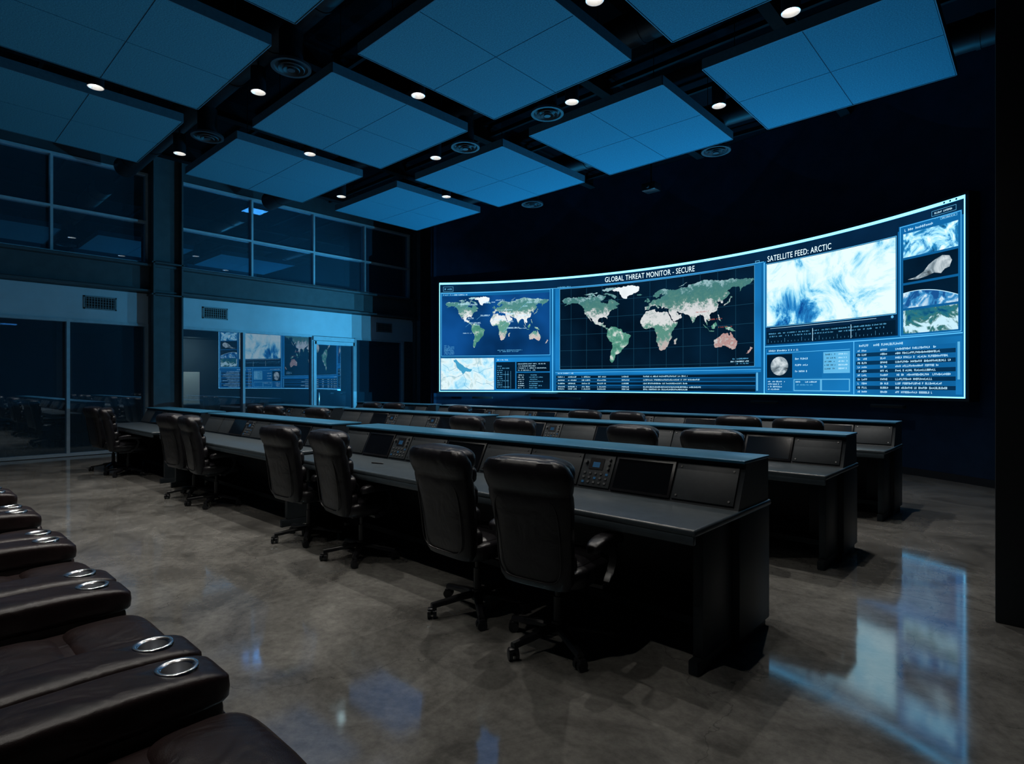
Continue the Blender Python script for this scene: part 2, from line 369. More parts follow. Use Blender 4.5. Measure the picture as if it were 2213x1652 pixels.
m=MB()
for i in range(7):
    x=-15+i*3.03
    m.box(x-.09,x+.09,-4,13.4 if x<-13 else 12.9,6.85,6.88); m.box(x-.015,x+.015,-4,12.9,6.88,7.18); m.box(x-.09,x+.09,-4,12.9,7.17,7.2)
for j in range(14):
    y=-3+j*1.2; m.box(-15.7,3.1,y-.03,y+.03,7.0,7.08)
struct(m.out('trim_6',M_joist),'black steel joists under the ceiling deck','beam')
def duct(y,x0,x1,r,z):
    m=MB(); m.cyl((x0,y,z),(x1,y,z),r,n=32)
    x=x0+.6
    while x<x1: m.cyl((x,y,z),(x+.05,y,z),r+.012,n=32); x+=1.3
    return top(m.out('air_duct',M_duct),'black round spiral air duct hung under the ceiling','duct','ceiling ducts')
duct(3.62,-15.,3.,.22,6.4);duct(6.87,-15.,3.,.22,6.4);duct(10.1,-13.,.5,.22,6.4)

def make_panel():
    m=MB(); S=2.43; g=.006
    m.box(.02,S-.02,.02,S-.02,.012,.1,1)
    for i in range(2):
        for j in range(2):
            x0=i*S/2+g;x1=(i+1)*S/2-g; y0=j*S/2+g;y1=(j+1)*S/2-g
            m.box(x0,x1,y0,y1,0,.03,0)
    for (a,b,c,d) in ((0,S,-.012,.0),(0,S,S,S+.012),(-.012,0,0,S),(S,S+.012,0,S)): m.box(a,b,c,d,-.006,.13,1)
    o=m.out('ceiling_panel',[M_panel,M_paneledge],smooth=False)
    c=MB(); c.cyl((0,0,.1),(0,0,1.2),.005,n=6); c0=c.out('suspension_cable',M_duct,parent=o,loc=(.3,.3,0))
    for p in((S-.3,.3),(.3,S-.3),(S-.3,S-.3)):
        k=c0.copy(); COL.objects.link(k); k.location=(p[0],p[1],0)
    return o
P0=make_panel()
XS=[-12.43,-9.37,-6.32,-3.31]
first=True
for yi,ym in enumerate((9.72,6.46,3.20)):
    for x in XS:
        if ym==3.20 and x==-3.31: continue
        o=P0 if first else copy_tree(P0)
        first=False
        o.location=(x,ym-2.44,5.73)
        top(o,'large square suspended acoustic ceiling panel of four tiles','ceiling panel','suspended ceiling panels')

LIGHTX=[-2.09,-3.58,-5.12,-6.63,-8.22,-9.75,-11.45]
LIGHTY=[2.0,3.6,5.2,6.85,8.43,.4]
LZ=5.74
def make_down():
    e=empty('downlight')
    m=MB(); m.lathe((0,0,0),[(.100,.0),(.102,.34)]); m.cyl((0,0,.1),(0,0,.34),.099,.099); m.cyl((0,0,.34),(0,0,.435),.012,n=8); m.out('housing',M_duct,parent=e)
    m=MB(); m.lathe((0,0,0),[(.099,.002),(.091,.0),(.084,.01),(.05,.06)]); m.out('reflector',M_reflector,parent=e)
    m=MB(); m.cyl((0,0,.058),(0,0,.065),.05,.05); m.out('bulb',M_bulb,parent=e)
    return e
D0=make_down(); n=0
def spotdata(nm,e,size=95):
    ld=bpy.data.lights.new(nm,'SPOT'); ld.energy=e; ld.color=(1,.955,.88); ld.spot_size=math.radians(size); ld.spot_blend=.7; ld.shadow_soft_size=.035; return ld
ldata=spotdata('downlight_lamp',175); ldim=spotdata('downlight_lamp_dim',50)
for i,x in enumerate(LIGHTX):
    for j,y in enumerate(LIGHTY):
        if (i+(j if j<5 else -1))%2==0: continue
        if (i,j) ==(3,4): continue
        e=D0 if n==0 else copy_tree(D0)
        n+=1
        e.location=(x,y,LZ); top(e,'small round recessed spotlight, lit, hung between ceiling panels','ceiling light','lit ceiling spotlights')
        l=bpy.data.objects.new('lamp',ldim if (j==5 or (i,j) in ((0,1),(1,0))) else ldata); COL.objects.link(l); l.parent=e; l.location=(0,0,-.02)

def make_diff():
    m=MB(); m.lathe((0,0,0),[(.25,.03),(.25,0),(.21,.0),(.17,.05)])
    m.lathe((0,0,0),[(.17,-.01),(.16,-.02),(.12,.03)]); m.lathe((0,0,0),[(.11,-.02),(.1,-.03),(.06,.02)]); m.cyl((0,0,-.03),(0,0,0),.05,.05); m.cyl((0,0,.034),(0,0,.47),.15,.15,mi=1)
    m.cyl((0,0,.028),(0,0,.034),.25,.25)
    return m.out('air_diffuser',[M_diff,M_duct])
A0=make_diff()
for k,(x,y) in enumerate(((-7.24,3.6),(-10.3,3.66),(-5.6,6.87),(-7.44,6.87),(-4.3,10.0),(-8.68,10.1))):
    o=A0 if k==0 else A0.copy()
    if k:COL.objects.link(o)
    o.location=(x,y,5.72); top(o,'round black ceiling air diffuser on a duct drop','air vent','round ceiling diffusers')
m=MB(); m.box(-.16,.16,-.14,.14,0,.16,bev=.02); m.cyl((0,0,.16),(0,0,1.3),.02,n=10); m.cyl((0,-.14,.08),(0,-.19,.08),.05,.045)
top(m.out('projector',M_plastic,loc=(-6.25,11.2,5.75)),'small black projector hung from the ceiling','projector')

# ---------------------------------------------------------------- video wall
Z0=1.37
class Scr:
    def __init__(s): s.bm=bmesh.new(); s.mats=[]
    def mi(s,m):
        if m not in s.mats: s.mats.append(m)
        return s.mats.index(m)
    def rect(s,a,b,c,d,m,l=1):
        vs=[s.bm.verts.new((x,l,z)) for x,z in((a,c),(b,c),(b,d),(a,d))]
        f=s.bm.faces.new(vs); f.material_index=s.mi(m)
    def frame(s,a,b,c,d,w,m,l=1):
        s.rect(a,b,c,c+w,m,l);s.rect(a,b,d-w,d,m,l);s.rect(a,a+w,c+w,d-w,m,l);s.rect(b-w,b,c+w,d-w,m,l)
    def line(s,x0,z0,x1,z1,w,m,l=3):
        dx,dz=x1-x0,z1-z0; L=math.hypot(dx,dz); nx,nz=-dz/L*w/2,dx/L*w/2
        s.poly([(x0+nx,z0+nz),(x0-nx,z0-nz),(x1-nx,z1-nz),(x1+nx,z1+nz)],m,l)
    def poly(s,pts,m,l=1):
        tri=tessellate_polygon([[Vector((x,z,0)) for x,z in pts]])
        vs=[s.bm.verts.new((x,l,z)) for x,z in pts]; k=s.mi(m)
        for t in tri:
            try:
                f=s.bm.faces.new([vs[i] for i in t]); f.material_index=k
            except ValueError: pass
    def disc(s,cx,cz,r,m,l=1,n=28): s.poly([(cx+r*math.cos(2*math.pi*i/n),cz+r*math.sin(2*math.pi*i/n)) for i in range(n)],m,l)
    def text(s,st,a,b,c,d,m,l=3,bold=.012):
        cu=bpy.data.curves.new('t','FONT'); cu.body=st; cu.offset=bold; cu.resolution_u=3; cu.space_character=1.06
        o=bpy.data.objects.new('t',cu); COL.objects.link(o); bpy.context.view_layer.update()
        dg=bpy.context.evaluated_depsgraph_get(); ev=o.evaluated_get(dg); me=ev.to_mesh()
        xs=[v.co.x for v in me.vertices]; ys=[v.co.y for v in me.vertices]
        x0,x1,y0,y1=min(xs),max(xs),min(ys),max(ys); k=s.mi(m)
        vs=[s.bm.verts.new((a+(v.co.x-x0)/(x1-x0)*(b-a),l,c+(v.co.y-y0)/(y1-y0)*(d-c))) for v in me.vertices]
        for p in me.polygons:
            try:
                f=s.bm.faces.new([vs[i] for i in p.vertices]); f.material_index=k
            except ValueError: pass
        ev.to_mesh_clear(); bpy.data.objects.remove(o); bpy.data.curves.remove(cu)
    def dashes(s,a,b,zc,h,m,l=3,dens=.8):
        # small unreadable glyph-like marks built of thin strokes
        x=a; t=h*.17; h=h*.85
        while x<b-h*.3:
            w=h*random.uniform(.4,.62)
            if random.random()<dens:
                k=random.randint(0,4); z0=zc-h/2; z1=zc+h*(.5 if k!=3 else .2)
                s.rect(x,x+t,z0,z1,m,l)
                if k in(0,2,3): s.rect(x+t,x+w,z1-t,z1,m,l)
                if k in(0,1): s.rect(x+t,x+w,z0,z0+t,m,l)
                if k in(2,4): s.rect(x+t,x+w,zc-t/2,zc+t/2,m,l)
                if k in(3,4,0): s.rect(x+w-t,x+w,z0+t,z1-t,m,l)
            x+=w+h*.22
    def out(s,name,parent,label=None):
        for i in range(1,66):
            p=i*.2
            g=list(s.bm.verts)+list(s.bm.edges)+list(s.bm.faces)
            bmesh.ops.bisect_plane(s.bm,geom=g,plane_co=(p,0,0),plane_no=(1,0,0),dist=1e-5)
        for v in s.bm.verts:
            r=SR-v.co.y*.005; x,y=arc(PL+v.co.x/SR,r); v.co=Vector((x,y,Z0+v.co.z))
        me=bpy.data.meshes.new(name); s.bm.to_mesh(me); s.bm.free()
        for m in s.mats: me.materials.append(m)
        o=bpy.data.objects.new(name,me); COL.objects.link(o); o.parent=parent
        if label:o['label']=label
        return o
W,H=13.05,3.2
E_edge=emat('screen_edge_light',(.2,.66,1.),2.4,.03)
E_line=emat('screen_line_light',(.10,.5,.9),1.2,.05)
E_bg=emat('screen_blue',(.004,.10,.28),1.3,.35,.5)
E_bg2=emat('screen_mid_blue',(.007,.15,.40),1.3,.35,.6)
E_head=emat('screen_header_navy',(.002,.020,.06),1.,.2)
E_dark=emat('screen_dark',(.001,.012,.032),1.,.2)
E_row=emat('screen_row_navy',(.002,.035,.10),1.,.2)
E_ocean=emat('map_ocean_dark',(.001,.010,.026),1.,.5,.8)
E_ocean2=emat('map_ocean_blue',(.003,.05,.19),1.1,.5,.8)
E_grid=emat('map_grid',(.01,.065,.12),1.,.1)
E_title=emat('screen_title_white',(.7,.92,1.),1.4,.02)
E_text=emat('screen_text_white',(.5,.82,1.),1.1,.02)
E_text2=emat('screen_text_blue',(.12,.48,.8),1.,.05)
E_red=emat('map_red_marks',(.6,.14,.12),.7,.1)
E_iceb=emat('map_ice_white',(.85,.92,.95),1.,.06,4)
ax,ay=arc(PL+9.95/SR,SR)
E_cloud=arctic_mat('satellite_clouds',(ax,ay,Z0+1.7))
E_cloud2=cloud_mat('satellite_clouds_small',[(.35,(.004,.04,.12)),(.46,(.02,.25,.55)),(.53,(.35,.78,1.)),(.62,(.85,.97,1.))],3.4,.8,1.1,12)
E_moon=cloud_mat('rock_body',[(.38,(.02,.03,.04)),(.5,(.25,.33,.38)),(.65,(.7,.78,.82))],3.5,.6,1.)
E_earth=cloud_mat('earth_limb',[(.42,(.01,.09,.3)),(.52,(.05,.32,.65)),(.62,(.7,.9,1.))],4.,.8,1.,12)
E_green=cloud_mat('green_coast',[(.36,(.003,.08,.2)),(.45,(.02,.18,.24)),(.51,(.04,.17,.16)),(.57,(.6,.88,1.))],3.,.8,1.,12)
E_sam=cloud_mat('south_land_green',[(.34,(.06,.22,.17)),(.46,(.08,.29,.21)),(.54,(.16,.38,.3)),(.62,(.6,.68,.64))],6.,.4,1.,13)
E_aus=cloud_mat('south_land_red',[(.36,(.6,.58,.56)),(.46,(.5,.27,.26)),(.54,(.52,.36,.34)),(.62,(.66,.66,.66))],6.,.4,.9,13)
E_terr=cloud_mat('terrain_pale',[(.3,(.16,.55,.85)),(.42,(.5,.82,.95)),(.55,(.75,.9,.93)),(.64,(.42,.62,.66)),(.72,(.7,.86,.9))],3.2,.8,1.05,12)
E_lake=emat('terrain_lake',(.06,.36,.6),1.,.1)

LAND={
'na':[(-168,66),(-162,70),(-156,71),(-140,70),(-128,70),(-115,68),(-105,68),(-95,72),(-88,70),(-82,68),(-85,64),(-94,60),(-92,57),(-82,55),(-80,51),(-78,58),(-77,62),(-70,61),(-64,58),(-56,52),(-60,50),(-66,49),(-60,46),(-66,44),(-70,43),(-74,40),(-76,36),(-81,31),(-80,26),(-82,29),(-88,30),(-94,29),(-97,26),(-97,21),(-91,19),(-87,21),(-89,16),(-83,15),(-83,10),(-78,9),(-80,7),(-86,11),(-92,14),(-99,17),(-105,20),(-106,23),(-112,30),(-114,31),(-110,23),(-115,29),(-120,34),(-124,40),(-124,48),(-130,54),(-137,59),(-148,60),(-155,58),(-163,55),(-158,59),(-165,62)],
'baf':[(-62,66),(-68,70),(-78,73),(-88,73),(-78,70),(-72,67),(-66,62)],
'ell':[(-62,82),(-75,83),(-90,80),(-85,77),(-78,76),(-70,79)],
'vic':[(-117,71),(-105,73),(-102,69),(-115,69)],
'ban':[(-125,74),(-112,76),(-98,76),(-100,74),(-118,72.5)],
'sa':[(-78,8),(-72,12),(-62,10),(-52,5),(-50,0),(-44,-2),(-35,-6),(-39,-14),(-41,-22),(-48,-27),(-53,-34),(-58,-38),(-65,-42),(-66,-48),(-69,-53),(-72,-54),(-75,-48),(-73,-38),(-71,-30),(-70,-18),(-76,-14),(-81,-5),(-80,1)],
'af':[(-6,35),(10,37),(11,33),(20,31),(31,31),(34,27),(38,19),(43,12),(51,12),(47,4),(40,-4),(40,-15),(35,-20),(33,-27),(27,-34),(19,-35),(15,-27),(12,-17),(13,-8),(9,0),(9,4),(4,6),(-8,4),(-13,8),(-17,14),(-16,21),(-10,30)],
'eu':[(-9,37),(-9,43),(-1,44),(-2,48),(4,52),(8,54),(14,54),(20,55),(22,58),(29,60),(22,61),(25,65),(18,62),(17,58),(13,56),(10,59),(6,59),(6,62),(14,68),(25,71),(40,67),(44,67),(55,69),(68,69),(70,73),(80,73),(100,77),(113,74),(130,72),(140,73),(160,70),(178,69),(180,66),(170,60),(163,58),(157,51),(156,59),(143,59),(136,54),(141,50),(135,44),(129,41),(129,36),(126,36),(125,40),(118,39),(121,36),(121,30),(117,24),(108,21),(106,18),(109,12),(105,9),(101,13),(103,2),(99,8),(97,16),(90,22),(82,16),(80,10),(77,8),(73,18),(70,22),(62,25),(56,27),(49,30),(52,24),(57,25),(58,19),(52,16),(44,13),(39,21),(35,28),(35,36),(27,37),(26,40),(22,37),(19,42),(13,45),(18,40),(16,38),(10,44),(3,43),(-1,38)],
'gb':[(-5,50),(1,51),(-2,57),(-5,58),(-4,54)],'ir':[(-10,52),(-6,52),(-6,55),(-9,54)],
'ic':[(-24,65),(-18,63.5),(-14,65),(-18,66.5)],
'jp':[(130,32),(136,34),(141,37),(142,43),(145,44),(141,45),(139,38),(133,35)],
'au':[(114,-22),(122,-18),(130,-12),(136,-12),(140,-17),(142,-11),(146,-19),(153,-26),(150,-37),(144,-39),(138,-35),(131,-32),(124,-34),(115,-34)],
'nz':[(172,-41),(174,-36),(178,-38),(171,-46),(167,-46)],
'su':[(95,5),(104,-3),(105,-6),(98,1)],'ja':[(105,-6),(114,-7),(114,-8.5),(106,-7.5)],
'bo':[(109,1),(117,7),(119,1),(115,-4),(110,-3)],'ng':[(131,-1),(141,-3),(150,-10),(142,-9),(138,-8),(133,-4)],
'ph':[(120,18),(122,18),(126,7),(122,10)],'md':[(44,-25),(44,-18),(50,-15),(48,-25)],'nv':[(52,71),(68,77),(57,72)]}
GREEN=[(-73,78),(-60,82),(-35,83.5),(-20,80),(-20,73),(-27,69),(-40,65),(-44,60),(-50,62),(-54,68),(-58,75)]
def jag(pts,amt=1.1):
    out=[]
    rnd=random.Random(3)
    for i,p in enumerate(pts):
        q=pts[(i+1)%len(pts)]; out.append(p); L=math.hypot(q[0]-p[0],q[1]-p[1])
        n=int(L//3)
        for k in range(1,n+1):
            t=k/(n+1); nx,ny=-(q[1]-p[1])/L,(q[0]-p[0])/L; j=rnd.uniform(-amt,amt)
            out.append((p[0]+(q[0]-p[0])*t+nx*j,p[1]+(q[1]-p[1])*t+ny*j))
    return out
def worldmap(s,a,b,c,d,ocean,land,grid,l=2,g0=None):
    fx=lambda lo:a+(lo+180)/360*(b-a); fz=lambda la:c+(la+60)/145*(d-c)
    if grid:
        for lo in range(-150,181,30): s.rect(fx(lo)-.004,fx(lo)+.004,c-.06,d+.05,E_grid,l)
        for la in range(-60,90,30): s.rect(g0,b+.01,fz(la)-.004,fz(la)+.004,E_grid,l+.3)
    for k,p in LAND.items():
        mm=E_sam if k in('sa','bo','ng','su') else (E_aus if k in('au','nz') and grid else land)
        s.poly([(fx(x),fz(y)) for x,y in jag(p)],mm,l+1)
    s.poly([(fx(x),fz(y)) for x,y in jag(GREEN)],E_iceb,l+1)

VW=empty('video_wall',(0,0,0)); top(VW,'huge curved video wall glowing blue with maps and feeds','video wall')
m=MB()
pts=[arc(PL+(-.05+ (W+.1)*i/60)/SR,SR+.01) for i in range(61)]
wallstrip(m,pts,Z0-.05,Z0+H+.05,0,.2)
m.out('cabinet',M_black,parent=VW)
s=Scr(); s.rect(0,W,0,H,E_bg,0); s.rect(0,W,H-.3,H-.06,E_head,.6)
s.rect(0,W,H-.055,H,E_edge,1); s.rect(0,W,0,.022,E_edge,1); s.rect(0,.022,0,H,E_edge,1); s.rect(W-.022,W,0,H,E_edge,1)
for x in (3.39,9.107): s.rect(x-.013,x+.013,.022,H-.32 if x>5 else H-.3,E_line,1.2)
s.rect(.04,9.1,H-.305,H-.293,E_line,1.2)
s.rect(9.13,W-.04,1.028,1.045,E_line,1.2)
s.out('display_surface',VW,'glowing blue background with bright borders')
s=Scr(); s.text('GLOBAL THREAT MONITOR - SECURE',4.92,7.38,H-.25,H-.115,E_title,2,.0)
s.out('title_text',VW,'white headline reading GLOBAL THREAT MONITOR - SECURE')
s=Scr()
s.frame(.12,.42,H-.26,H-.12,.008,E_text2,2); s.dashes(.16,.38,H-.19,.05,E_text2,2)
s.frame(W-.55,W-.14,H-.2,H-.11,.006,E_text2,2); s.dashes(W-.52,W-.18,H-.155,.035,E_text,2); s.dashes(W-.5,W-.18,H-.24,.022,E_text2,2)
s.disc(W-.14,H-.028,.016,E_dark,2);s.disc(W-.24,H-.028,.016,E_dark,2);s.disc(W-.34,H-.028,.016,E_dark,2)
s.out('header_icons',VW)
s=Scr(); a,b,c,d=3.60,8.88,.62,2.87
s.rect(3.47,9.03,.60,2.88,E_bg2,1); s.rect(a,b,c,d,E_ocean,1.6); s.frame(a,b,c,d,.008,E_text2,1.8)
worldmap(s,3.49,b-.01,.71,2.82,E_ocean,land_mat('main_map_land',Z0+.71,Z0+2.82),True,2,a)
for (x,z) in ((7.75,1.75),(8.0,1.55),(7.4,1.95)):
    s.dashes(x,x+.35,z,.035,E_red,4)
s.dashes(8.35,8.75,.80,.035,E_text2,4); s.dashes(8.3,8.75,.74,.035,E_text,4); s.dashes(8.45,8.75,.69,.03,E_text2,4)
s.dashes(3.52,3.95,2.92,.035,E_text2,3); s.frame(8.9,9.0,2.9,2.95,.01,E_text2,3)
s.out('main_world_map',VW,'dark world map with green and white continents')
s=Scr(); s.rect(3.47,9.03,.06,.55,E_bg,1); s.rect(3.47,9.03,.49,.55,E_bg2,1.4); s.rect(3.47,9.03,.547,.557,E_line,1.6)
s.dashes(3.55,4.0,.52,.035,E_text,3)
for i,z in enumerate((.42,.33,.24,.15,.09)):
    s.rect(3.5,8.9,z-.035,z+.035,E_dark if i%2==0 else E_row,1.6)
    for (x0,x1) in ((3.55,3.75),(3.85,4.1),(4.25,4.5),(4.7,4.95),(5.4,5.6),(6.0,7.55 if i%2 else 7.2)): s.dashes(x0,x1,z,.04,E_text,3,.9)
s.rect(8.92,8.96,.08,.48,E_text2,2)
s.out('event_table',VW,'table of small white text rows')
s=Scr(); a,b,c,d=.08,3.3,1.06,2.8
s.rect(a,b,c,d,E_ocean2,1.5); s.frame(a-.02,b+.02,c-.02,d+.09,.01,E_line,1.8); s.rect(a,b,d,d+.07,E_bg,1.6); s.dashes(a+.05,a+.75,d+.035,.04,E_text,3)
worldmap(s,a+.0,b-.02,1.22,2.78,E_ocean2,land_mat('side_map_land',Z0+1.22,Z0+2.78,1.25),False,2)
for k in range(24):
    x=random.uniform(.4,2.8); z=random.uniform(1.7,2.65); w=random.uniform(.15,.4); s.dashes(x,x+w,z,.03,E_text,4)
    if k%2: s.line(x,z-.025,x+w,z-.025,.006,E_text,4); s.line(x,z-.025,x-.12,z-.12,.005,E_text2,4)
for k in range(7):
    s.dashes(.15,.45,1.1+.035*k,.022,E_text2,4)
s.dashes(1.75,2.5,1.2,.03,E_text2,4);s.dashes(1.75,2.4,1.16,.03,E_text2,4);s.dashes(.15,.3,1.35,.022,E_text2,4)
s.out('side_world_map',VW,'blue world map with small white labels')
s=Scr(); s.rect(.05,1.64,.06,.98,E_terr,1.6)
lk=[(.42,.92),(.5,.95),(.6,.84),(.72,.76),(.86,.68),(.98,.66),(.93,.58),(.8,.6),(.7,.5),(.66,.6),(.55,.68),(.5,.8)]
s.poly([(x/60,z/60) for x,z in jag([(x*60,z*60) for x,z in lk],.8)],E_lake,2)
rv=[[(.1,.4),(.3,.46),(.5,.42),(.7,.5)],[(1.0,.62),(1.2,.55),(1.35,.65),(1.6,.7)],[(.72,.5),(.8,.35),(.75,.2),(.9,.08)],[(1.1,.3),(1.3,.22),(1.45,.25),(1.62,.15)],[(.1,.8),(.25,.72),(.3,.6),(.5,.7)],[(1.2,.9),(1.15,.78),(1.2,.55)]]
for path in rv:
    for p,q in zip(path[:-1],path[1:]): s.line(p[0],p[1],q[0],q[1],.008,E_lake,2)
s.out('terrain_map',VW,'pale terrain map with a blue lake')
s=Scr(); s.rect(1.68,3.33,.06,.98,E_bg2,1.4); s.rect(1.7,2.28,.08,.86,E_dark,1.7); s.rect(2.31,3.31,.08,.55,E_dark,1.7); s.rect(2.31,3.31,.58,.86,E_ocean,1.7)
s.dashes(1.74,2.1,.92,.04,E_text,3)
for k in range(11): s.dashes(1.74,1.9 if k%3 else 2.1,.14+.06*k,.03,E_text2,3)
for k in range(7): s.dashes(2.36,2.55,.12+.06*k,.03,E_text,3); s.dashes(2.7,3.1 if k%2 else 2.95,.12+.06*k,.03,E_text2,3)
for k in range(4): s.dashes(2.36,3.2 if k%2 else 2.9,.62+.06*k,.03,E_text,3)
for x in (1.98,2.06,2.14): s.rect(x,x+.006,.1,.6,E_text2,3)
s.out('data_panel',VW,'dark data windows with small text')
s=Scr(); s.rect(9.15,11.9,1.08,3.12-.02,E_head,1.2); s.rect(9.17,11.86,1.48,2.82,E_cloud,1.7); s.frame(9.15,11.88,1.46,2.84,.01,E_line,1.9)
s.rect(9.17,11.86,1.1,1.36,E_dark,1.7)
for k in range(35): s.rect(9.2+k*.076,9.2+k*.076+.004,1.12,1.12+(.08 if k%5==0 else .03),E_text2,2)
s.dashes(9.22,11.7,1.31,.03,E_text2,3,.7); s.dashes(9.22,11.7,1.25,.03,E_text2,3,.5); s.rect(10.2,10.21,1.1,1.36,E_text,3); s.rect(11.0,11.01,1.1,1.36,E_text,3)
s.poly([(9.25,1.42),(10.2,1.425),(11.5,1.42),(11.5,1.426),(10.2,1.433),(9.25,1.426)],E_text,2); s.disc(11.8,1.42,.025,E_text2,2)
s.out('satellite_feed',VW,'bright swirling cloud satellite picture with a timeline')
s=Scr(); s.text('SATELLITE FEED: ARCTIC',9.19,10.60,2.88,3.0,E_title,3,.0); s.out('satellite_title_text',VW,'white text reading SATELLITE FEED: ARCTIC')
s=Scr(); s.rect(11.92,W-.05,1.07,2.98,E_bg,1.3); s.frame(11.94,W-.06,1.06,2.97,.01,E_line,1.5)
s.dashes(12.0,12.55,2.89,.05,E_text,3); s.frame(12.65,12.93,2.91,2.95,.008,E_text2,3); s.dashes(12.68,12.9,2.93,.02,E_text,3)
TH=[(2.42,2.83,E_cloud2),(1.98,2.38,E_dark),(1.54,1.94,E_dark),(1.1,1.5,E_green)]
for (c,d,mm) in TH: s.rect(12.0,12.94,c,d,mm,1.8)
s.poly([(12.08,2.03),(12.22,2.05),(12.36,2.12),(12.45,2.22),(12.55,2.28),(12.68,2.33),(12.80,2.30),(12.84,2.22),(12.80,2.12),(12.72,2.10),(12.66,2.04),(12.54,2.07),(12.4,2.03),(12.25,2.01)],E_moon,2)
pl=[(12.0,1.54)]+[(12.0+.94*t,1.54+.3*math.cos((t-.25)*1.5)-.02) for t in [i/16 for i in range(17)]]+[(12.94,1.54)]
s.poly(pl,E_earth,2)
pe=[(12.0+.94*t,1.54+.3*math.cos((t-.25)*1.5)-.02) for t in [i/16 for i in range(17)]]
for p,q in zip(pe[:-1],pe[1:]): s.line(p[0],p[1],q[0],q[1],.012,E_text,2.4)
s.out('thumbnail_feeds',VW,'column of four small space and weather pictures')
s=Scr(); s.rect(9.15,11.0,.06,.99,E_bg2,1.3)
s.rect(9.17,10.98,.9,.98,E_bg,1.6); s.dashes(9.22,9.9,.94,.045,E_text,3); s.rect(9.17,10.98,.888,.896,E_line,1.7)
s.rect(9.17,9.75,.36,.86,E_dark,1.6); s.disc(9.46,.61,.2,E_moon,2); s.rect(9.78,10.4,.36,.86,E_bg,1.6); s.rect(10.43,10.98,.44,.86,E_text2,1.6)
for k in range(3): s.dashes(9.82,10.1,.75-.13*k,.045,E_text,3)
for k in range(5): s.dashes(10.46,10.7,.81-.07*k,.035,E_dark,3); s.dashes(10.75,10.95,.81-.07*k,.035,E_text,3)
s.rect(9.17,9.75,.08,.33,E_bg,1.6); s.rect(9.78,10.98,.08,.33,E_text2,1.5); s.rect(9.8,10.36,.1,.31,E_bg2,1.7); s.rect(10.4,10.96,.1,.31,E_bg2,1.7)
for k in range(4): s.dashes(9.2,9.6-.04*k,.28-.055*k,.035,E_text,3); 
s.dashes(9.83,10.3,.27,.035,E_text,3); s.dashes(9.83,10.2,.21,.03,E_text2,3)
s.out('status_panel',VW,'blue status windows with a small globe picture')
s=Scr(); s.rect(11.05,11.065,.035,1.03,E_line,1.3); s.rect(11.09,W-.05,.06,.99,E_bg2,1.3); s.dashes(11.14,12.0,.94,.05,E_text,3)
for i in range(11):
    z=.845-.076*i; s.rect(11.1,12.9,z-.036,z+.036,E_row if i%2 else E_bg,1.7)
    for (x0,x1) in ((11.14,11.18),(11.22,11.32),(11.58,11.72),(11.86,random.uniform(12.5,12.85))): s.dashes(x0,x1,z,.042,E_text,3,.92)
s.rect(12.93,12.97,.3,.9,E_text2,2)
s.out('telemetry_table',VW,'table of alternating dark and blue text rows')

# added blue fill lamps on made-up bars, boosting the screen's light on panels and wall
wd=bpy.data.lights.new('panel_fill_lamp','SPOT'); wd.energy=400; wd.color=(.015,.40,.84); wd.spot_size=math.radians(120); wd.spot_blend=.9; wd.shadow_soft_size=.0
wd2=bpy.data.lights.new('left_wall_fill_lamp','SPOT'); wd2.energy=1300; wd2.color=(.07,.46,.8); wd2.spot_size=math.radians(44); wd2.spot_blend=.7; wd2.shadow_soft_size=.0  # added fill aimed at the left wall and its white band
for k in range(5):
    phi=PL+(W*(k+.5)/5)/SR; x,y=arc(phi,SR-.05)
    m=MB(); m.box(-.3,.3,-.05,.05,-.03,.03,0,.008)
    e=m.out('added_fill_bar',M_black,loc=(x,y,1.2),rot=(0,0,-phi))
    top(e,'slim black bar added under the video wall for blue fill lamps','wall light','added fill lamp bars under the video wall')
    l=bpy.data.objects.new('lamp',wd); COL.objects.link(l); l.parent=e; l.location=(0,-.16,.06); l.rotation_euler=Vector((0,-.55,.83)).to_track_quat('-Z','Y').to_euler()
    if k in (1,2,3,4):
        l=bpy.data.objects.new('lamp',wd2); COL.objects.link(l); l.parent=e; l.location=(.15,-.1,.06)
        ty=(0,10.5,8.5,10.5,4.5)[k]
        dv=Vector((-15.8-x,ty-y,3.0-1.2)); dv.rotate(Matrix.Rotation(phi,3,'Z')); l.rotation_euler=dv.to_track_quat('-Z','Y').to_euler()

